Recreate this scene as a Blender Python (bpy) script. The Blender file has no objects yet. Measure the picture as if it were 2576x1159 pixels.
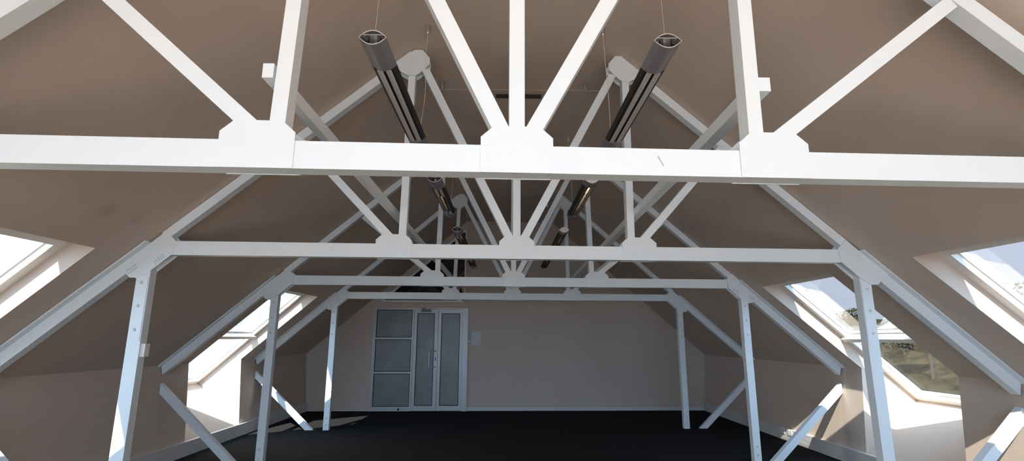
import bpy, bmesh, math, random
from mathutils import Vector, Matrix
random.seed(4)
scn = bpy.context.scene
COL = scn.collection

# ------------------------------------------------------------------ helpers
def mat(name, color, rough=0.6, metal=0.0, noise=None, bump=None, spec=0.5):
    m = bpy.data.materials.new(name); m.use_nodes = True
    nt = m.node_tree; b = nt.nodes['Principled BSDF']
    b.inputs['Base Color'].default_value = (*color, 1)
    b.inputs['Roughness'].default_value = rough
    b.inputs['Metallic'].default_value = metal
    b.inputs['Specular IOR Level'].default_value = spec
    tc = nt.nodes.new('ShaderNodeTexCoord')
    if noise:
        sc, c2, det = noise
        n = nt.nodes.new('ShaderNodeTexNoise'); n.inputs['Scale'].default_value = sc; n.inputs['Detail'].default_value = det
        nt.links.new(tc.outputs['Object'], n.inputs['Vector'])
        r = nt.nodes.new('ShaderNodeValToRGB')
        r.color_ramp.elements[0].position = 0.35; r.color_ramp.elements[0].color = (*color, 1)
        r.color_ramp.elements[1].position = 0.65; r.color_ramp.elements[1].color = (*c2, 1)
        nt.links.new(n.outputs['Fac'], r.inputs['Fac']); nt.links.new(r.outputs['Color'], b.inputs['Base Color'])
    if bump:
        sc, st = bump
        n2 = nt.nodes.new('ShaderNodeTexNoise'); n2.inputs['Scale'].default_value = sc; n2.inputs['Detail'].default_value = 4
        nt.links.new(tc.outputs['Object'], n2.inputs['Vector'])
        bp = nt.nodes.new('ShaderNodeBump'); bp.inputs['Strength'].default_value = st; bp.inputs['Distance'].default_value = 0.01
        nt.links.new(n2.outputs['Fac'], bp.inputs['Height']); nt.links.new(bp.outputs['Normal'], b.inputs['Normal'])
    return m

def glass_mat(name, tint, coef=.07, base=.01, gloss_col=(1, 1, 1)):
    m = bpy.data.materials.new(name); m.use_nodes = True
    nt = m.node_tree; nt.nodes.clear()
    out = nt.nodes.new('ShaderNodeOutputMaterial'); mix = nt.nodes.new('ShaderNodeMixShader')
    tr = nt.nodes.new('ShaderNodeBsdfTransparent'); gl = nt.nodes.new('ShaderNodeBsdfGlossy'); lw = nt.nodes.new('ShaderNodeLayerWeight')
    pw = nt.nodes.new('ShaderNodeMath'); pw.operation = 'POWER'; pw.inputs[1].default_value = 5.0
    fr = nt.nodes.new('ShaderNodeMath'); fr.operation = 'MULTIPLY_ADD'; fr.inputs[1].default_value = coef; fr.inputs[2].default_value = base
    nt.links.new(lw.outputs['Facing'], pw.inputs[0]); lw.inputs['Blend'].default_value = 0.5; nt.links.new(pw.outputs[0], fr.inputs[0])
    tr.inputs['Color'].default_value = (*tint, 1); gl.inputs['Color'].default_value = (*gloss_col, 1); gl.inputs['Roughness'].default_value = 0.01
    nt.links.new(fr.outputs[0], mix.inputs['Fac']); nt.links.new(tr.outputs[0], mix.inputs[1]); nt.links.new(gl.outputs[0], mix.inputs[2])
    nt.links.new(mix.outputs[0], out.inputs['Surface'])
    return m

M = {}
M['plaster'] = mat('taupe_plaster', (0.565, 0.472, 0.405), 0.85, noise=(1.3, (0.59, 0.495, 0.425), 3), bump=(60, 0.08), spec=0.2)
STAINS = [((-2.88, 3.53, 2.345), .13, .40), ((-2.869, 3.82, 2.355), .10, .25), ((-2.80, 3.33, 2.41), .35, .10)]   # old smudges on the left slope
def add_stains(m, spots):
    nt = m.node_tree; b = nt.nodes['Principled BSDF']; tc = nt.nodes.new('ShaderNodeTexCoord')
    src = b.inputs['Base Color'].links[0].from_socket
    for p, r, k in spots:
        d = nt.nodes.new('ShaderNodeVectorMath'); d.operation = 'DISTANCE'; d.inputs[1].default_value = p; nt.links.new(tc.outputs['Object'], d.inputs[0])
        mr = nt.nodes.new('ShaderNodeMapRange'); mr.interpolation_type = 'SMOOTHSTEP'; mr.inputs['From Min'].default_value = 0; mr.inputs['From Max'].default_value = r
        mr.inputs['To Min'].default_value = k; mr.inputs['To Max'].default_value = 0; nt.links.new(d.outputs['Value'], mr.inputs['Value'])
        mx = nt.nodes.new('ShaderNodeMix'); mx.data_type = 'RGBA'; nt.links.new(mr.outputs[0], mx.inputs[0]); nt.links.new(src, mx.inputs[6]); mx.inputs[7].default_value = (.30, .24, .20, 1)
        src = mx.outputs[2]
    nt.links.new(src, b.inputs['Base Color'])
M['ceiling'] = mat('taupe_ceiling', (0.565, 0.472, 0.405), 0.85, noise=(1.3, (0.59, 0.495, 0.425), 3), bump=(60, 0.08), spec=0.2)
add_stains(M['ceiling'], STAINS)
M['white'] = mat('white_gloss_paint', (0.735, 0.79, 0.825), 0.5, noise=(3, (0.75, 0.80, 0.83), 2), bump=(35, 0.05), spec=0.35)
M['white_trim'] = mat('white_frame_paint', (0.80, 0.79, 0.77), 0.45, spec=0.4)
M['carpet'] = mat('black_carpet', (0.016, 0.0155, 0.018), 1.0, noise=(220, (0.030, 0.0295, 0.031), 2), bump=(400, 0.5), spec=0.05)
M['trunking'] = mat('grey_white_trunking', (0.61, 0.61, 0.605), 0.5, spec=0.4)
M['alu'] = mat('satin_aluminium', (0.43, 0.42, 0.405), 0.42, 0.35)
M['alu_shell'] = mat('anodised_grey_shell', (0.27, 0.25, 0.275), 0.4, 0.35)
M['alu_edge'] = mat('bright_cut_aluminium', (0.75, 0.75, 0.76), 0.3, 0.6)
M['reflector'] = mat('brushed_reflector', (0.64, 0.59, 0.56), 0.4, 0.25)
M['bronze'] = mat('dim_bronze_reflector', (0.20, 0.165, 0.12), 0.35, 0.6)
M['louvre'] = mat('bright_louvre', (0.85, 0.80, 0.70), 0.15, 1.0)
M['dark'] = mat('dark_cavity', (0.03, 0.025, 0.025), 0.7)
M['gasket'] = mat('black_rubber_gasket', (0.015, 0.015, 0.016), 0.6)
M['frosted'] = mat('frosted_glass', (0.175, 0.180, 0.174), 0.35, noise=(2.2, (0.215, 0.220, 0.212), 2), spec=0.5)
M['dark_glass'] = mat('dark_corridor_glass', (0.012, 0.013, 0.014), 0.04, spec=0.7)
M['steel'] = mat('brushed_steel', (0.62, 0.62, 0.62), 0.28, 0.9)
M['closer'] = mat('taupe_closer_cover', (0.20, 0.18, 0.165), .5)
M['paper'] = mat('paper', (0.60, 0.61, 0.62), 0.8)
M['faint'] = mat('faint_print', (0.45, 0.47, 0.50), 0.8)
M['plastic'] = mat('white_plastic', (0.82, 0.81, 0.79), 0.4)
M['cable'] = mat('pale_cable', (0.72, 0.62, 0.50), 0.5)
M['mark'] = mat('grey_pencil_mark', (0.38, 0.38, 0.40), 0.8)
M['glass'] = glass_mat('clear_window_glass', (0.93, 0.95, 0.94))
M['coated_glass'] = glass_mat('coated_sash_glass', (0.93, 0.95, 0.95), .9, .11)
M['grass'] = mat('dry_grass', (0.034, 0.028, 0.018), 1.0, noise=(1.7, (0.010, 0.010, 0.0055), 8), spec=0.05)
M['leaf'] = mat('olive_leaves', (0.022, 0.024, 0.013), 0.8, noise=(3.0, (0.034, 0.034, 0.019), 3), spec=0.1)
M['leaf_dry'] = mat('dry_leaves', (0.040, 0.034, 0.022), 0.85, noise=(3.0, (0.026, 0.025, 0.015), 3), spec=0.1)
M['bounce_paving'] = mat('pale_bounce_paving', (0.82, 0.73, 0.63), 0.9, noise=(2.0, (0.76, 0.68, 0.59), 3), spec=0.1)  # for the pale slabs added to bounce sun into the room
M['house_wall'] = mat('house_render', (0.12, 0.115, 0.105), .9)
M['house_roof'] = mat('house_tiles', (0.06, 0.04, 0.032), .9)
M['bark'] = mat('bark', (0.022, 0.018, 0.014), 0.95)
M['stain'] = mat('faint_stain', (0.47, 0.405, 0.365), 0.9)

def mesh_obj(name, bm, m, parent=None, bevel=0):
    if bevel:
        es = [e for e in bm.edges if len(e.link_faces) == 2 and e.calc_face_angle(0) > 0.6]
        bmesh.ops.bevel(bm, geom=es, offset=bevel, segments=1, affect='EDGES', clamp_overlap=True)
    bmesh.ops.recalc_face_normals(bm, faces=bm.faces)
    me = bpy.data.meshes.new(name); bm.to_mesh(me); bm.free()
    me.materials.append(m)
    o = bpy.data.objects.new(name, me); COL.objects.link(o)
    if parent: o.parent = parent
    return o

def empty(name, loc=(0, 0, 0), rz=0):
    o = bpy.data.objects.new(name, None); COL.objects.link(o); o.location = loc; o.rotation_euler = (0, 0, rz); o.empty_display_size = .1
    return o

def tag(o, label, cat, group=None):
    o['label'] = label; o['category'] = cat
    if group: o['group'] = group
    return o

def struct(o, label=None):
    o['kind'] = 'structure'
    if label: o['label'] = label
    return o

def prism(bm, poly, y0, y1):
    """polygon in (x,z) extruded from y0 to y1"""
    a = [bm.verts.new((x, y0, z)) for x, z in poly]; b = [bm.verts.new((x, y1, z)) for x, z in poly]
    n = len(poly)
    bm.faces.new(a); bm.faces.new(b[::-1])
    for i in range(n): bm.faces.new((a[i], b[i], b[(i + 1) % n], a[(i + 1) % n]))

def box(bm, x0, x1, y0, y1, z0, z1): prism(bm, [(x0, z0), (x1, z0), (x1, z1), (x0, z1)], y0, y1)

def bar_poly(p0, p1, w, cut0=None, cut1=None):
    """strip of width w along p0-p1 in (x,z); cut 'h' ends it horizontally, 'v' vertically, None square"""
    dx, dz = p1[0] - p0[0], p1[1] - p0[1]; L = math.hypot(dx, dz); dx /= L; dz /= L
    nx, nz = -dz, dx; h = w / 2
    def end(p, cut):
        out = []
        for s in (1, -1):
            q = (p[0] + nx * h * s, p[1] + nz * h * s)
            if cut == 'h': t = (p[1] - q[1]) / dz
            elif cut == 'v': t = (p[0] - q[0]) / dx
            else: t = 0
            out.append((q[0] + dx * t, q[1] + dz * t))
        return out
    a, b = end(p0, cut0), end(p1, cut1)
    return [a[0], b[0], b[1], a[1]]

def quad(bm, *pts): bm.faces.new([bm.verts.new(p) for p in pts])

def tube(bm, pts, r, seg=8):
    rings = []
    pts = [Vector(p) for p in pts]
    for i, p in enumerate(pts):
        d = (pts[min(i + 1, len(pts) - 1)] - pts[max(i - 1, 0)]).normalized()
        a = d.orthogonal().normalized() if i == 0 else (pa - d * pa.dot(d)).normalized()
        pa = a; b = d.cross(a)
        rings.append([bm.verts.new(p + (a * math.cos(t) + b * math.sin(t)) * r) for t in [2 * math.pi * k / seg for k in range(seg)]])
    for i in range(len(rings) - 1):
        for k in range(seg): bm.faces.new((rings[i][k], rings[i][(k + 1) % seg], rings[i + 1][(k + 1) % seg], rings[i + 1][k]))
    bm.faces.new(rings[0][::-1]); bm.faces.new(rings[-1])

def lathe(bm, prof, c, axis='z', seg=16):
    """profile [(r, h)] around axis through c"""
    rings = []
    for r, h in prof:
        ring = []
        for k in range(seg):
            t = 2 * math.pi * k / seg; ca, sa = r * math.cos(t), r * math.sin(t)
            v = (ca, sa, h) if axis == 'z' else ((ca, h, sa) if axis == 'y' else (h, ca, sa))
            ring.append(bm.verts.new((c[0] + v[0], c[1] + v[1], c[2] + v[2])))
        rings.append(ring)
    for i in range(len(rings) - 1):
        for k in range(seg): bm.faces.new((rings[i][k], rings[i][(k + 1) % seg], rings[i + 1][(k + 1) % seg], rings[i + 1][k]))
    bm.faces.new(rings[0]); bm.faces.new(rings[-1])

# ------------------------------------------------------------------ camera
FPX, PITCH, YAW, ROLL = 1297.39, 0.20524, 0.01244, 0.0042
fw = Vector((math.sin(YAW), math.cos(YAW), 0)); rt = Vector((math.cos(YAW), -math.sin(YAW), 0)); up = Vector((0, 0, 1))
fw2 = fw * math.cos(PITCH) + up * math.sin(PITCH); up2 = up * math.cos(PITCH) - fw * math.sin(PITCH)
r3 = rt * math.cos(ROLL) + up2 * math.sin(ROLL); u3 = up2 * math.cos(ROLL) - rt * math.sin(ROLL)
cam_d = bpy.data.cameras.new('camera'); cam = bpy.data.objects.new('camera', cam_d); COL.objects.link(cam)
mw = Matrix((r3, u3, -fw2)).transposed().to_4x4(); mw.translation = Vector((-0.0912, 0, 1.4869)); cam.matrix_world = mw
cam_d.sensor_fit = 'HORIZONTAL'; cam_d.sensor_width = 36; cam_d.lens = FPX / 2576 * 36; cam_d.clip_start = .02; cam_d.clip_end = 500
scn.camera = cam

# ------------------------------------------------------------------ room shell
SL = 0.876
XC, ZC = 0.95, 4.035                 # crease between the flat ceiling and the slopes
XK, ZK, XF = 4.25, 4.035 - SL * (4.25 - 0.95), 4.165   # top of the knee wall, its foot
CL = lambda u: ZC - SL * (abs(u) - XC)
YF, YB, SKW = -4.4, 11.305, 0.034    # front gable, back gable (slightly out of square)
SKT = 0.03706
yback = lambda x: YB + SKW * x
XT = 3.13                            # top edge of the roof window openings
FX0, FZ0, FX1, FZ1 = 3.31, 2.185, 4.88, 0.775   # inner edge of the window frames (section)
ZS = 0.175
WIN = {1: [(2.62, 4.0), (5.06, 6.43)], -1: [(-2.25, -.88), (.12, 1.49), (2.43, 3.807), (7.06, 8.43)]}  # left list starts with the unseen pair added for light

bm = bmesh.new()
box(bm, -4.3, 4.3, YF - .1, YB + .3, -.12, 0)
struct(mesh_obj('floor', bm, M['carpet']), 'black carpet covering the whole attic floor')

bm = bmesh.new()
Y0 = YF
quad(bm, (-XC, Y0, ZC), (XC, Y0, ZC), (XC, yback(XC), ZC), (-XC, yback(-XC), ZC))
for s in (1, -1):
    Q = lambda xa, ya, xb, yb: quad(bm, (s * xa, ya(xa), CL(xa)), (s * xa, yb(xa), CL(xa)), (s * xb, yb(xb), CL(xb)), (s * xb, ya(xb), CL(xb)))
    cst = lambda v: (lambda x: v)
    yb_ = lambda x: yback(s * x)
    Q(XC, cst(Y0), XT, yb_)
    ys = [cst(Y0)]
    for a, b in WIN[s]: ys += [cst(a), cst(b)]
    ys.append(yb_)
    for i in range(0, len(ys), 2): Q(XT, ys[i], XK, ys[i + 1])
struct(mesh_obj('ceiling', bm, M['ceiling']), 'sloping taupe plaster ceiling with a flat strip at the top')

for s, nm in ((1, 'right'), (-1, 'left')):
    bm = bmesh.new()
    ys = [Y0]
    for a, b in WIN[s]: ys += [a, b]
    ys.append(None)
    xat = lambda z: XF + (XK - XF) * z / ZK
    xs = xat(ZS)
    def strip(z0, z1, a, b):
        x0, x1 = xat(z0), xat(z1)
        quad(bm, (s * x0, a, z0), (s * x0, yback(s * x0) if b is None else b, z0), (s * x1, yback(s * x1) if b is None else b, z1), (s * x1, a, z1))
    strip(0, ZS, Y0, None)
    for i in range(0, len(ys), 2): strip(ZS, ZK, ys[i], ys[i + 1])
    for a, b in WIN[s]:
        sec = [(XT, CL(XT)), (FX0, FZ0), (FX1, FZ1), (xs, ZS), (XK, ZK)]
        for y in (a, b): quad(bm, *[(s * x, y, z) for x, z in sec])
        quad(bm, (s * XT, a, CL(XT)), (s * XT, b, CL(XT)), (s * FX0, b, FZ0), (s * FX0, a, FZ0))
        quad(bm, (s * FX1, a, FZ1), (s * FX1, b, FZ1), (s * xs, b, ZS), (s * xs, a, ZS))
    struct(mesh_obj('wall_' + nm, bm, M['plaster']), 'low taupe knee wall on the %s with deep window recesses' % nm)
    # cable trunking along the foot of the wall
    bm = bmesh.new()
    for z0, z1, t in ((0, .085, .03), (.085, .092, .024), (.092, ZS, .03)):
        xi = XF - t
        prism(bm, [(s * xi, z0), (s * (XF + .02), z0), (s * (XF + .02), z1), (s * xi, z1)], Y0, yback(s * XF) - .02)
    struct(mesh_obj('baseboard_' + nm, bm, M['trunking']), 'grey white skirting trunking along the %s wall' % nm)

prof = [(-XF, 0), (XF, 0), (XK, ZK), (XC, ZC), (-XC, ZC), (-XK, ZK)]
bm = bmesh.new(); quad(bm, *[(x, yback(x), z) for x, z in prof])
struct(mesh_obj('wall_back', bm, M['plaster']), 'taupe end wall behind the trusses')
# front gable behind the camera: glazing added up under the slopes to light the room
HOLE = [(-3.3, .12), (3.3, .12), (3.3, 1.85), (1.45, 3.5), (-1.45, 3.5), (-3.3, 1.85)]
OUT = [(-XF, 0), (XF, 0), (XK, ZK), (XC, ZC), (-XC, ZC), (-XK, ZK)]
bm = bmesh.new()
for i in range(6):
    j = (i + 1) % 6
    quad(bm, *[(x, YF, z) for x, z in (OUT[i], OUT[j], HOLE[j], HOLE[i])])
struct(mesh_obj('wall_front', bm, M['plaster']), 'unseen front gable wall, glazing added to light the room')

# ------------------------------------------------------------------ roof windows
def roof_window(n, s, ya, yb, label):
    root = struct(empty('window_%d' % n, (s * FX1, (ya + yb) / 2, FZ1)), label)
    L = math.hypot(FX1 - FX0, FZ1 - FZ0); du = ((FX1 - FX0) / L, (FZ1 - FZ0) / L); nn = (-du[1], du[0])   # along slope downwards, outward
    def P(t, d, y): return Vector((s * (FX0 + du[0] * t + nn[0] * d), y, FZ0 + du[1] * t + nn[1] * d)) - root.location
    def blk(bm, t0, t1, d0, d1, y0, y1):
        v = [bm.verts.new(P(t, d, y)) for y in (y0, y1) for t, d in ((t0, d0), (t1, d0), (t1, d1), (t0, d1))]
        for f in ((0, 1, 2, 3), (7, 6, 5, 4), (0, 4, 5, 1), (1, 5, 6, 2), (2, 6, 7, 3), (3, 7, 4, 0)): bm.faces.new([v[i] for i in f])
    fw_ = .08
    bm = bmesh.new()
    blk(bm, 0, L, 0, .09, ya, ya + fw_); blk(bm, 0, L, 0, .09, yb - fw_, yb)
    blk(bm, 0, fw_, 0, .09, ya + fw_, yb - fw_); blk(bm, L - .07, L, 0, .09, ya + fw_, yb - fw_)
    mesh_obj('window_frame', bm, M['white_trim'], root, .004)
    tm = L * .485
    bm = bmesh.new(); blk(bm, tm - .02, tm + .035, -.035, .07, ya + .002, yb - .002)
    mesh_obj('transom', bm, M['white_trim'], root, .004)
    for k, (t0, t1) in enumerate(((fw_, tm - .02), (tm + .035, L - .07))):
        bm = bmesh.new(); a, b = ya + fw_, yb - fw_; w = .014
        blk(bm, t0, t1, .05, .085, a, a + w); blk(bm, t0, t1, .05, .085, b - w, b)
        blk(bm, t0, t0 + w, .05, .085, a + w, b - w); blk(bm, t1 - w, t1, .05, .085, a + w, b - w)
        sash = mesh_obj('sash', bm, M['white_trim'], root)
        bm = bmesh.new(); blk(bm, t0 + w, t1 - w, .070, .074, a + w, b - w)
        mesh_obj('window_pane', bm, M['coated_glass' if k == 0 else 'glass'], sash)
roof_window(1, -1, *WIN[-1][2], 'roof window at the left edge of the view above the nearest bay')
roof_window(2, -1, *WIN[-1][3], 'left roof window between the third and fourth trusses')
roof_window(3, 1, *WIN[1][0], 'roof window at the right edge of the view above the nearest bay')
roof_window(4, 1, *WIN[1][1], 'right roof window behind the second truss post, looking onto bushes')
roof_window(7, -1, *WIN[-1][1], 'unseen left roof window level with the viewer, added for light')  # unseen window added to brighten the right slope
roof_window(8, -1, *WIN[-1][0], 'unseen left roof window behind the viewer, added for light')  # another unseen window, added for light near the camera
# gable window, unseen, added for daylight on the trusses
root = struct(empty('window_5', (0, YF, .12)), 'wide unseen gable opening added behind the viewer for daylight')
bm = bmesh.new()
for i in range(6):
    (x0, z0), (x1, z1) = HOLE[i], HOLE[(i + 1) % 6]
    prism(bm, bar_poly((x0, z0 - .12), (x1, z1 - .12), .08), -.05, .04)
for x in (-1.1, 1.1): box(bm, x - .03, x + .03, -.04, .03, 0, 3.38)
mesh_obj('window_frame', bm, M['white_trim'], root)
bm = bmesh.new(); box(bm, -7, 7, -12, YF - .12, -.32, -.12)  # unseen slab added outside to bounce sun onto the ceiling
struct(mesh_obj('bounce_terrace', bm, M['bounce_paving']), 'unseen pale slab added outside the front gable to bounce sun inside')

# ------------------------------------------------------------------ trusses
D = 0.08                             # timber depth
ZB, ZT = 2.136, 2.251                # tie beam
RT = math.atan(SKT)
def truss(k, y, gc, posts, diag_l, diag_r, label, drop=(0, 0), o=0.0, marks=0):
    root = empty('roof_truss', (0, y, 0), RT)
    tag(root, label, 'truss', 'roof trusses')
    W = M['white']
    def part(name, poly, y0=0, y1=D, bev=.003, parent=root):
        bm = bmesh.new(); prism(bm, poly, y0, y1); return mesh_obj(name, bm, W, parent, bev)
    part('tie_beam', [(-2.83, ZB), (2.83, ZB), (2.83, ZT), (-2.83, ZT)])
    for g in gc:
        for y0, y1 in ((-.008, 0), (D, D + .008)):
            part('gusset_plate', [(g - .147, ZB - .002), (g + .147, ZB - .002), (g + .147, 2.283), (g + .094, 2.331), (g - .094, 2.331), (g - .147, 2.283)], y0, y1, .0015)
    part('king_post', [(gc[1] - .032, ZT), (gc[1] + .032, ZT), (gc[1] + .032, ZC), (gc[1] - .032, ZC)])
    for s, g, dg, dr in ((-1, gc[0], diag_l, drop[0]), (1, gc[2], diag_r, drop[1])):
        vx = g - s * .067; tx = s * .965 + o
        part('web', bar_poly((vx, ZT), (tx, 3.80), .062, 'h', 'h'))
        part('web', bar_poly((gc[1] + s * .031, ZT), (s * .852 + o, 3.85), .066, 'h', 'h'))
        # diagonal up to the rafter
        bx = g + s * .055; t = (dg[1] - 2.33) / (dg[0] - bx)
        b0 = (bx - (2.33 - ZT) / t, ZT)
        part('web', bar_poly(b0, dg, .064, 'h', None))
        off = -.005 - dr
        ra = lambda u, d: (s * u, CL(u) + off - d)
        part('rafter', [ra(.96, 0), ra(2.90, 0), ra(2.90, .098), ra(.96, .098)])
        off = -.022
        part('rafter', [ra(2.90, 0), ra(4.24, 0), ra(4.215, .116), ra(2.90, .116)])
        part('packing_plank', [(s * 2.99, CL(2.99) - .022), (s * 4.245, CL(4.245) - .022), (s * 4.245, CL(4.245) - .003), (s * 2.99, CL(2.99) - .003)], -.06, D + .06, .002)
        # head plate at the ridge end of the rafter
        hp = [(.813, 3.89), (.813, 3.95), (.878, 4.028), (.955, 4.028), (1.125, CL(1.125) - .004), (1.065, 3.81), (1.0, 3.775), (.935, 3.775), (.90, 3.80), (.86, 3.84)]
        for y0, y1 in ((-.010, 0), (D, D + .010)): part('head_plate', [(s * u + o, z) for u, z in hp], y0, y1, .0015)
        # post with its bolted strap
        pa, pb = posts[0 if s < 0 else 1]
        pc = (pa + pb) / 2; e = pc - s * 3.003
        post = part('post', [(pa, 0), (pb, 0), (pb, 2.12), (pa, 2.12)])
        part('post_strap', [(pc - .044, 1.45), (pc + .044, 1.45), (pc + .044, 1.95), (pc - .044, 1.95)], -.005, 0, .001, post)
        for z in (1.908, 1.725, 1.538, .187, .084):
            bm = bmesh.new(); yf = -.005 if z > 1 else 0
            lathe(bm, [(.013, yf), (.012, yf - .004), (.007, yf - .008), (.002, yf - .009)], (pc + s * .004, 0, z), 'y', 12)
            mesh_obj('bolt', bm, M['trunking'], post)
        kp = [(2.868, CL(2.868) - .02), (2.79, 2.257), (2.80, 2.142), (2.958, 2.0), (3.045, 1.947), (3.106, 1.947), (3.16, 2.0), (3.205, CL(3.205) - .024), (2.99, CL(2.99) - .024)]
        for y0, y1 in ((-.003 if marks == s else -.012, 0), (D, D + .012)):
            kpl = part('knee_plate', [(s * u + e, z) for u, z in kp], y0, y1, .0008 if marks == s else .0015)
            if marks == s and y0 < 0:
                for (ua, za, ub, zb, n, du_, dz_) in ((3.135, 2.004, 3.078, 2.050, 6, .0055, .015), (2.925, 2.062, 2.868, 2.118, 5, .008, .016)):
                    bm = bmesh.new()
                    for i in range(n):
                        uu = ua + (ub - ua) * i / (n - 1); zz = za + (zb - za) * i / (n - 1)
                        for q in range(2):
                            u2 = uu - q * .014 * (1 if ua > 3 else -.6); z2 = zz - q * .020 * (1 if ua > 3 else -1)
                            prism(bm, bar_poly((s * (u2 - du_) + e, z2 - dz_ * .5), (s * (u2 + du_ * .6) + e, z2 + dz_ * .35), .0042), -.0042, -.003)
                    mk = mesh_obj('pencil_marks', bm, M['mark'], kpl); mk['kind'] = 'stuff'
        # raking strut from the post foot to the knee wall
        part('strut', bar_poly((s * 3.285, 0), (s * 4.225, .878), .086, 'h', 'v'), .005, D - .005)
    if k == 1:
        bm = bmesh.new(); prism(bm, bar_poly((.531, 2.219), (.553, 2.178), .004), -.001, .001); mesh_obj('scratch', bm, M['mark'], root)
    return root
Y = {1: 1.9818, 2: 4.28, 3: 6.642, 4: 9.051}
truss(1, Y[1], (-1.078, -.048, 1.022), ((-3.05, -2.95), (2.95, 3.05)), (-1.90, 3.005), (1.93, 2.99),
      'nearest white truss, its tie beam crossing the whole picture', (.13, .075), 0.0)
truss(2, Y[2], (-1.025, .002, 1.05), ((-3.053, -2.95), (2.958, 3.056)), (-1.86, 3.14), (1.85, 3.17),
      'second white truss, with pencil marks on its left knee plate', (0, 0), .027, -1)
truss(3, Y[3], (-1.033, .014, 1.104), ((-3.028, -2.936), (2.996, 3.088)), (-1.95, 3.03), (2.02, 3.02),
      'third white truss, framing the left roof window near the door', (0, 0), .03, 1)
truss(4, Y[4], (-1.048, .036, 1.09), ((-3.058, -2.965), (2.95, 3.045)), (-1.98, 3.03), (2.0, 3.02),
      'farthest white truss, standing in front of the glazed door', (0, 0), .03)

# longitudinal rails fixed to the vertical webs
for s, xa, xb, w, lab in ((-1, -1.045, -1.045, .045, 'white rail running down the room behind the left hanging lamps'), (1, .972, 1.15, .065, 'white rail running down the room behind the right hanging lamps')):
    bm = bmesh.new()
    ya, yb = Y[1] + s * SKT, 11.2
    z0, z1 = 2.522, 2.585
    vs = []
    for x, y in ((xa, ya), (xb, yb)):
        xi, xo = x, x + s * w
        vs.append([bm.verts.new(p) for p in ((xi, y, z0), (xo, y, z0), (xo, y, z1), (xi, y, z1))])
    a, b = vs
    bm.faces.new(a); bm.faces.new(b[::-1])
    for i in range(4): bm.faces.new((a[i], b[i], b[(i + 1) % 4], a[(i + 1) % 4]))
    tag(mesh_obj('longitudinal_rail', bm, M['white'], None, .002), lab, 'rail', 'longitudinal rails')

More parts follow.
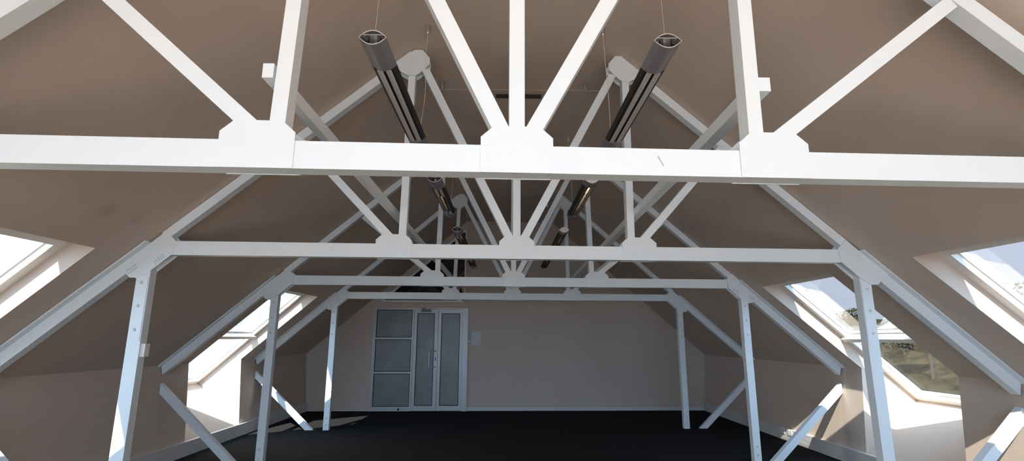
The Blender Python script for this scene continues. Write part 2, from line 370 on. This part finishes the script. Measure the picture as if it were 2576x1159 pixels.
# ------------------------------------------------------------------ hanging lamps
A, B = .0725, .042
def lens(n=14, a=A, b=B, x0=-1., x1=1., sgn=1):
    return [(a * (x0 + (x1 - x0) * i / n), sgn * b * (1 - (x0 + (x1 - x0) * i / n) ** 2)) for i in range(n + 1)]
def shell(bm, pts_out, pts_in, y0, y1): prism(bm, pts_out + pts_in[::-1], y0, y1)
LEN = 1.51
def lamp(cap=False, louvres=True):
    root = empty('pendant_lamp')
    bm = bmesh.new()
    o = lens(sgn=1); i_ = [(x * .955, z * .91) for x, z in o]
    shell(bm, o, i_, 0, LEN)
    mesh_obj('top_shell', bm, M['alu_shell'], root)
    ends = []
    ya_, yb_ = (.15, LEN - .10) if cap else (.27, LEN - .17)
    for y0, y1 in ((0, ya_), (yb_, LEN)):
        bm = bmesh.new(); o2 = lens(sgn=-1); i2 = [(x * .955, z * .91) for x, z in o2]
        shell(bm, o2, i2, y0, y1); ends.append(mesh_obj('end_sleeve', bm, M['alu_shell'], root))
    # bright cut rims
    for y0, y1 in ((-.002, 0), (LEN, LEN + .002)):
        bm = bmesh.new()
        for sg in (1, -1):
            o3 = lens(sgn=sg); i3 = [(x * .94, z * .88) for x, z in o3]; shell(bm, o3, i3, y0, y1)
        mesh_obj('cut_rim', bm, M['alu_edge'], root)
    # side flanges of the open part
    for sx in (1, -1):
        bm = bmesh.new(); o4 = lens(6, x0=.68 * sx, x1=1.0 * sx, sgn=-1); i4 = [(x * .955, z * .9) for x, z in o4]
        shell(bm, o4, i4, ya_, yb_); mesh_obj('side_flange', bm, M['dark'], root)
    # inner tray and tube
    bm = bmesh.new(); box(bm, -.05, .05, .004, LEN - .004, .017, .020)
    mesh_obj('gear_tray', bm, M['alu_edge'], root)
    bm = bmesh.new(); tube(bm, [(0, .06, -.002), (0, LEN - .06, -.002)], .008, 10); mesh_obj('fluorescent_tube', bm, M['plastic'], root)
    for sx in (1, -1):
        bm = bmesh.new(); box(bm, sx * .030 - .008, sx * .030 + .008, .008, .03, -.015, .017); mesh_obj('lamp_holder', bm, M['dark'], root)
    # reflectors seen from below
    bm = bmesh.new(); box(bm, -.054, .054, ya_, yb_, -.024, -.022); mesh_obj('backing_plate', bm, M['dark'], root)
    def strips(y0, y1):
        for sx in (1, -1):
            bm = bmesh.new(); n = 6; pts = []
            for k in range(n + 1):
                x = .0085 + .033 * k / n; pts.append((sx * x, -.037 + .006 * math.sin(math.pi * k / n)))
            shell(bm, pts, [(x, z + .002) for x, z in pts], y0, y1)
            mesh_obj('reflector', bm, M['reflector'], root)
    if not louvres: strips(ya_, yb_)
    else:
        l0, l1 = (ya_, yb_) if cap else (ya_ + .28, yb_ - .14)
        if not cap: strips(ya_, l0); strips(l1, yb_)
        bm = bmesh.new(); n = 8; pts = [(.047 * (-1 + 2 * k / n), -.030 + .008 * (1 - (1 - 2 * k / n) ** 2)) for k in range(n + 1)]
        shell(bm, pts, [(x, z + .002) for x, z in pts], l0, l1); mesh_obj('reflector', bm, M['bronze'], root)
        bm = bmesh.new(); y = l0 + .02; rl = random.Random(3)
        while y < l1 - .03:
            w0 = rl.uniform(.007, .013)
            for x0, x1, lean in ((-w0, w0, .005), (-.044, -w0 - .004, .024), (w0 + .004, .044, .024)):
                v = [bm.verts.new(p) for p in ((x0, y + lean, -.024), (x1, y + lean, -.024), (x1, y + lean + .001, -.024), (x0, y + lean + .001, -.024))]
                v += [bm.verts.new(p) for p in ((x0, y + .012, -.041), (x1, y + .012, -.041), (x1, y + .013, -.041), (x0, y + .013, -.041))]
                for f in ((0, 1, 5, 4), (1, 2, 6, 5), (2, 3, 7, 6), (3, 0, 4, 7), (0, 3, 2, 1), (4, 5, 6, 7)): bm.faces.new([v[i] for i in f])
            y += .045
        mesh_obj('louvre_grille', bm, M['louvre'], root)
    if cap:
        bm = bmesh.new()
        prism(bm, [(x * .95, z * .9) for x, z in lens(sgn=1)] + [(x * .95, z * .9) for x, z in lens(sgn=-1)][::-1][1:-1], -.004, -.002)
        mesh_obj('end_cap', bm, M['plastic'], root)
    return root
def hang(root, x, y, z, slack=0.0):
    root.location = (x, y, z)
    for yy, sl in ((.045, 0), (LEN - .045, slack)):
        h = ZC - z
        bm = bmesh.new()
        pts = [(0.035 * (1 if x < 0 else -1) * (k / 10) + sl * (math.sin(math.pi * min(1, max(0, (.75 - k / 10) / .75))) ** 2), yy, B + (h - B - .03) * k / 10) for k in range(11)]
        tube(bm, pts, .0008 if yy < .1 else .002, 6)
        mesh_obj('suspension_cable', bm, M['cable'], root)
        bm = bmesh.new(); tx = pts[-1][0]
        lathe(bm, [(.006, h - .075), (.013, h - .065), (.018, h - .04), (.020, h - .002)], (tx, yy, 0), 'z', 14)
        mesh_obj('ceiling_gripper', bm, M['steel'], root)
names = ['nearest', 'second', 'third', 'farthest']
for s, x in ((-1, -.785), (1, .745)):
    for k, y in enumerate((2.41, 4.80, 7.20, 9.62)):
        r = lamp(cap=(s > 0 and k > 0), louvres=(k > 0))
        hang(r, x, y, 3.0, .02 if (s < 0 and k == 0) else .006)
        desc = {0: 'with open end and plain grey reflectors'}.get(k, 'with white end cap and glinting louvres' if s > 0 else 'with open end and glinting louvres')
        tag(r, '%s lamp of the %s hanging row, grey tube %s' % (names[k], 'left' if s < 0 else 'right', desc), 'lamp', 'hanging tube lamps')

# ------------------------------------------------------------------ ceiling slot and bead
r = tag(empty('ceiling_air_slot', (.04, 5.135, ZC)), 'dark linear air slot in the flat ceiling behind the nearest king post', 'vent')
bm = bmesh.new()
for x0, x1, y0, y1 in ((-.245, .245, -.047, -.036), (-.245, .245, .036, .047), (-.245, -.232, -.036, .036), (.232, .245, -.036, .036), (-.232, .232, -.005, .005)): box(bm, x0, x1, y0, y1, -.010, -.001)
mesh_obj('slot_frame', bm, mat('brown_slot_metal', (.10, .075, .06), .5), r)
bm = bmesh.new(); box(bm, -.232, .232, -.036, .036, -.004, -.001); mesh_obj('slot_cavity', bm, M['gasket'], r)
bm = bmesh.new(); box(bm, -.95, .95, 5.0, 5.012, ZC - .004, ZC + .002)
struct(mesh_obj('trim_1', bm, M['plaster']), 'thin raised bead across the flat ceiling')

# ------------------------------------------------------------------ glazed door
RW = math.atan(SKW)
def wall_empty(name, u=0, z=0): return empty(name, (u * math.cos(RW), YB + u * math.sin(RW), z), RW)
door = struct(wall_empty('door_1'), 'grey aluminium glazed door and side panel in the end wall')
AL = M['alu']
def frame_rect(bm, u0, u1, z0, z1, l, r_, b, t, y0, y1):
    box(bm, u0, u0 + l, y0, y1, z0, z1); box(bm, u1 - r_, u1, y0, y1, z0, z1)
    box(bm, u0 + l, u1 - r_, y0, y1, z0, z0 + b); box(bm, u0 + l, u1 - r_, y0, y1, z1 - t, z1)
def glazed(parent, u0, u1, z0, z1, g=.014):
    bm = bmesh.new(); frame_rect(bm, u0, u1, z0, z1, g, g, g, g, -.044, -.004); gk = mesh_obj('gasket', bm, M['gasket'], parent)
    bm = bmesh.new(); box(bm, u0 + g, u1 - g, -.03, -.022, z0 + g, z1 - g); mesh_obj('door_pane', bm, M['frosted'], parent)
bm = bmesh.new(); box(bm, -2.885, -.885, -.055, 0, 2.08, 2.105); box(bm, -2.885, -2.865, -.055, 0, 0, 2.08)
mesh_obj('head_frame', bm, AL, door)
bm = bmesh.new(); box(bm, -.998, -.885, -.075, 0, 0, 2.10); mesh_obj('door_jamb', bm, M['alu'], door, .004)
bm = bmesh.new()
frame_rect(bm, -2.865, -2.035, 0, 2.08, .038, .038, .09, .012, -.05, 0)
for z in (.747, 1.447): box(bm, -2.827, -2.073, -.05, 0, z, z + .04)
fp = mesh_obj('side_panel', bm, AL, door)
for z0, z1 in ((.09, .747), (.787, 1.447), (1.487, 2.068)): glazed(fp, -2.827, -2.073, z0, z1)
bm = bmesh.new(); lathe(bm, [(.022, -.05), (.022, -.062), (.012, -.07)], (-2.285, 0, .035), 'y', 14); mesh_obj('door_stop', bm, M['gasket'], fp)
bm = bmesh.new(); frame_rect(bm, -2.03, -1.52, .005, 2.075, .062, .075, .1, .078, -.05, 0); leaf = mesh_obj('door_leaf', bm, AL, door, .002)
glazed(leaf, -1.968, -1.595, .105, 1.997)
bm = bmesh.new(); frame_rect(bm, -1.513, -1.002, .005, 2.075, .06, .055, .1, .078, -.05, 0); leaf2 = mesh_obj('door_leaf', bm, AL, door, .002)
glazed(leaf2, -1.453, -1.057, .105, 1.997)
bm = bmesh.new()
tube(bm, [(-1.558, -.05, 1.208), (-1.575, -.085, 1.208), (-1.62, -.105, 1.208), (-1.665, -.105, 1.208), (-1.682, -.105, 1.19), (-1.684, -.105, 1.045), (-1.682, -.105, .90), (-1.665, -.105, .882), (-1.62, -.105, .882), (-1.575, -.085, .882), (-1.558, -.05, .882)], .0125, 10)
mesh_obj('door_handle', bm, M['steel'], leaf)
bm = bmesh.new(); box(bm, -1.566, -1.55, -.056, -.05, 1.015, 1.08); mesh_obj('lock', bm, M['gasket'], leaf)
bm = bmesh.new(); box(bm, -1.88, -1.675, -.10, -.05, 2.02, 2.085); box(bm, -1.86, -1.80, -.09, -.055, 2.085, 2.115)
mesh_obj('door_closer', bm, M['closer'], leaf, .003)
# sloping window above the door
ow = struct(wall_empty('window_6'), 'dark sloping window above the glazed door')
sl = .89; zl = lambda u: 2.262 + sl * (u + 2.73)
bm = bmesh.new(); prism(bm, [(-2.72, 2.27), (-.975, 2.27), (-.975, zl(-.975))], -.02, -.012); mesh_obj('window_pane', bm, M['dark_glass'], ow)
bm = bmesh.new()
box(bm, -2.74, -1.0, -.045, 0, 2.235, 2.272)
prism(bm, bar_poly((-2.745, 2.25), (-.985, 2.25 + sl * 1.76), .045), -.045, 0)
box(bm, -.985, -.955, -.05, 0, 2.27, 3.84)
mesh_obj('window_frame', bm, M['white_trim'], ow)
bm = bmesh.new()   # plaster roll behind the sloping pane, dividing the glazing
for u in (-2.2, -1.75): prism(bm, bar_poly((u, 2.272), (u + .42, min(zl(u + .42), 2.272 + .40)), .02), -.024, -.02)
mesh_obj('glazing_bars', bm, M['dark'], ow)
bm = bmesh.new(); box(bm, -.880, -.872, -.012, 0, 2.105, 3.9)
o = mesh_obj('trim_2', bm, M['plaster']); o.location = (0, YB, 0); o.rotation_euler = (0, 0, RW); struct(o, 'thin plaster bead right of the door')
# back skirting
bm = bmesh.new(); box(bm, -.885, 4.14, -.02, 0, 0, .07); box(bm, -4.14, -2.885, -.012, 0, 0, .012)
o = mesh_obj('baseboard_back', bm, M['trunking']); o.location = (0, YB, 0); o.rotation_euler = (0, 0, RW); struct(o, 'white skirting along the end wall')

# paper notice and switch
r = tag(wall_empty('paper_notice', -.715, 1.477), 'pale paper notice pinned to the wall right of the glazed door', 'notice')
bm = bmesh.new(); box(bm, -.098, .098, -.004, -.001, -.142, .142); mesh_obj('sheet', bm, M['paper'], r)
r = tag(wall_empty('light_switch', -.853, 1.41), 'small round white switch between the door jamb and paper notice', 'switch')
bm = bmesh.new(); lathe(bm, [(.020, 0), (.020, -.008), (.016, -.012)], (0, 0, 0), 'y', 16); mesh_obj('switch_base', bm, M['plastic'], r)
bm = bmesh.new(); lathe(bm, [(.010, -.012), (.010, -.018), (.006, -.022)], (0, 0, 0), 'y', 12); mesh_obj('button', bm, M['alu_edge'], r)

# sockets on the right trunking
def socket(y, label):
    r = tag(empty('wall_socket', (XF - .03, y, .128)), label, 'socket', 'sockets on the right trunking')
    bm = bmesh.new(); box(bm, -.008, 0, -.06, .06, -.036, .036); mesh_obj('socket_plate', bm, M['plastic'], r, .003)
    for yy in (-.028, .028):
        bm = bmesh.new(); lathe(bm, [(.019, -.0085), (.019, -.010), (.015, -.009), (.002, -.009)], (0, yy, 0), 'x', 14); mesh_obj('outlet', bm, M['trunking'], r)
socket(8.235, 'white double socket on the right wall trunking, nearer the end wall')
socket(8.02, 'white double socket on the right wall trunking, nearer the raking strut')
# small box on the second left post
bm = bmesh.new(); box(bm, 0, .03, 0, .06, 0, .10)
o = tag(mesh_obj('junction_box', bm, M['plastic'], None, .004), 'small white box fixed to the inner side of the second left post', 'box')
o.location = (-2.949, 4.19, 1.33); o.rotation_euler = (0, 0, RT)

# pale unseen slab added behind the camera to bounce sun upward
bm = bmesh.new(); box(bm, -2.6, 4.1, YF + .05, -.3, -.01, .012)
struct(mesh_obj('bounce_floor', bm, M['bounce_paving']), 'unseen pale floor slab added by the front gable to bounce sun upward')
# ------------------------------------------------------------------ outside
bm = bmesh.new(); box(bm, -69, -5.6, -40, 98, -3.6, -3.2)  # pale yard added beyond the left windows as a light bounce
struct(mesh_obj('bounce_yard', bm, M['bounce_paving']), 'pale yard added outside the left roof windows to bounce light in')
def hz(x, y):
    t = max(0, min(1, (x - 7) / 22)); h = -4.2 + 7.2 * t * t * (3 - 2 * t)
    return h + .25 * math.sin(x * .5 + y * .3) + .2 * math.sin(y * .43 - x * .2)
bm = bmesh.new(); N = 60
gv = [[None] * (N + 1) for _ in range(N + 1)]
for i in range(N + 1):
    for j in range(N + 1):
        x = -70 + 150 * i / N; y = -50 + 150 * j / N
        z = hz(x, y) - (1.5 if abs(x) < 8 and -14 < y < 15 else 0)
        gv[i][j] = bm.verts.new((x, y, z))
for i in range(N):
    for j in range(N): bm.faces.new((gv[i][j], gv[i + 1][j], gv[i + 1][j + 1], gv[i][j + 1]))
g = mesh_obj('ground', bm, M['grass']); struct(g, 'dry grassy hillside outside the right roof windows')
for p in g.data.polygons: p.use_smooth = True

def crown(rng, rx, rz, n, size, lumps):
    bm = bmesh.new()
    cs = [(Vector((rng.uniform(-1, 1) * rx * .6, rng.uniform(-1, 1) * rx * .6, rng.uniform(-.5, .7) * rz)), rng.uniform(.35, .6)) for _ in range(lumps)]
    for _ in range(n):
        c, r = rng.choice(cs); d = Vector((rng.gauss(0, 1), rng.gauss(0, 1), rng.gauss(0, 1))).normalized() * r * rng.uniform(.55, 1.05)
        p = c + Vector((d.x * rx, d.y * rx, d.z * rz))
        a = Vector((rng.gauss(0, 1), rng.gauss(0, 1), rng.gauss(0, 1))).normalized(); b = a.orthogonal().normalized() ; s = size * rng.uniform(.6, 1.4)
        bm.faces.new([bm.verts.new(p + v) for v in (a * s, b * s * .6, -a * s, -b * s * .6)])
    return bm
rng = random.Random(11)
def plant(name, label, cat, x, y, rx, rz, top, n, size, lumps, m, group):
    z = hz(x, y); r = tag(empty(name, (x, y, z)), label, cat, group)
    trunk = max(.1, (top - z if top is not None else .1 + 1.75 * rz) - 1.75 * rz)
    bm = bmesh.new(); tube(bm, [(0, 0, -.2), (.05, .02, trunk * .5), (0, .05, trunk), (.1, 0, trunk + rz * .5)], .04 + rx * .03, 7); mesh_obj('trunk', bm, M['bark'], r)
    c = mesh_obj('crown', crown(rng, rx, rz, n, size, lumps), m, r); c.location = (0, 0, trunk + rz * .55)
    return r
TREES = [(10.3, 19.3, 1.3, 1.7, 3.9, 'leaf', 'loose green tree against the sky at the top of the right window'),
         (16.6, 25.2, 1.2, 1.0, 3.2, 'leaf', 'rounded green tree on the hill just left of the second right post'),
         (19.0, 23.6, .7, .7, 2.5, 'leaf_dry', 'small dry tree on the hill just right of the second right post'),
         (18.2, 17.0, 1.7, 1.25, 3.6, 'leaf_dry', 'dry feathery tree seen through the roof window at the right edge')]
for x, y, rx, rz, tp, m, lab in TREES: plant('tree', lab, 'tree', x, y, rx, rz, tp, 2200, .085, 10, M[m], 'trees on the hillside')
BU = [(18.6, 26.4, 'leaf'), (20.6, 27.2, 'leaf_dry'), (22.0, 25.2, 'leaf'), (21.6, 22.3, 'leaf'), (13.5, 16.4, 'leaf_dry'), (15.4, 20.0, 'leaf'), (12.0, 13.6, 'leaf'), (16.0, 15.0, 'leaf_dry'), (13.0, 23.0, 'leaf_dry'), (24.3, 23.4, 'leaf')]
for k, (x, y, m) in enumerate(BU):
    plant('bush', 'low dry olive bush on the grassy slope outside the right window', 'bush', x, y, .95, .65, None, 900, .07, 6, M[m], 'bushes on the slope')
hx, hy = 24.6, 32.4
house = tag(empty('house', (hx, hy, hz(hx, hy) - .2), math.atan2(-.6, .8)), 'small pale gabled house on the hill beyond the right window', 'house')
zr = 3.0 - house.location.z; ze = zr - .85
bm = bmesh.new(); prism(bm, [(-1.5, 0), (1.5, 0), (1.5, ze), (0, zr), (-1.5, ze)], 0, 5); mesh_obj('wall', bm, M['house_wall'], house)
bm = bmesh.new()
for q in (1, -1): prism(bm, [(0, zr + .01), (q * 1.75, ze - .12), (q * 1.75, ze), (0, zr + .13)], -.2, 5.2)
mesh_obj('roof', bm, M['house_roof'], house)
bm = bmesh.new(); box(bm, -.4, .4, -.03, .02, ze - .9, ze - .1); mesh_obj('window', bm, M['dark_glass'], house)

# ------------------------------------------------------------------ light
sun = bpy.data.lights.new('sun', 'SUN'); sun.energy = 15; sun.angle = math.radians(.6); sun.color = (1.0, .92, .80)
so = bpy.data.objects.new('sun', sun); COL.objects.link(so)
so.rotation_euler = Vector((.32, 1.1, -1.0)).to_track_quat('-Z', 'Y').to_euler(); so.location = (-3, -9, 12)
w = bpy.data.worlds.new('sky'); scn.world = w; w.use_nodes = True
nt = w.node_tree; bg = nt.nodes['Background']
tc = nt.nodes.new('ShaderNodeTexCoord'); 
def lobe(d, lo, hi):
    dt = nt.nodes.new('ShaderNodeVectorMath'); dt.operation = 'DOT_PRODUCT'
    dt.inputs[1].default_value = Vector(d).normalized(); nt.links.new(tc.outputs['Generated'], dt.inputs[0])
    mr = nt.nodes.new('ShaderNodeMapRange'); mr.interpolation_type = 'SMOOTHSTEP'
    mr.inputs['From Min'].default_value = lo; mr.inputs['From Max'].default_value = hi
    nt.links.new(dt.outputs['Value'], mr.inputs['Value']); return mr.outputs[0]
def mixc(f, a, b):
    mx = nt.nodes.new('ShaderNodeMix'); mx.data_type = 'RGBA'; nt.links.new(f, mx.inputs[0])
    for i, c in ((6, a), (7, b)):
        if isinstance(c, tuple): mx.inputs[i].default_value = (*c, 1)
        else: nt.links.new(c, mx.inputs[i])
    return mx.outputs[2]
c0 = mixc(lobe((-1, 0, .1), -.1, .8), (.68, .73, .90), (1.6, 1.8, 2.0))
c1 = mixc(lobe((-1, -.3, .15), .3, .9), c0, (10.0, 9.3, 8.4))       # hazy bright side, added off view to light the right slope
c2 = mixc(lobe((-.2, -.95, .25), -.1, .9), c1, (2.4, 3.8, 5.5))               # glare around the sun, raised behind the camera to light the trusses
nt.links.new(c2, bg.inputs['Color'])
bg.inputs['Strength'].default_value = 1.0

scn.view_settings.view_transform = 'Standard'; scn.view_settings.look = 'None'; scn.view_settings.exposure = 0.27; scn.view_settings.gamma = 1; scn.view_settings.use_curve_mapping = False
scn.cycles.max_bounces = 12; scn.cycles.diffuse_bounces = 8; scn.cycles.transparent_max_bounces = 12
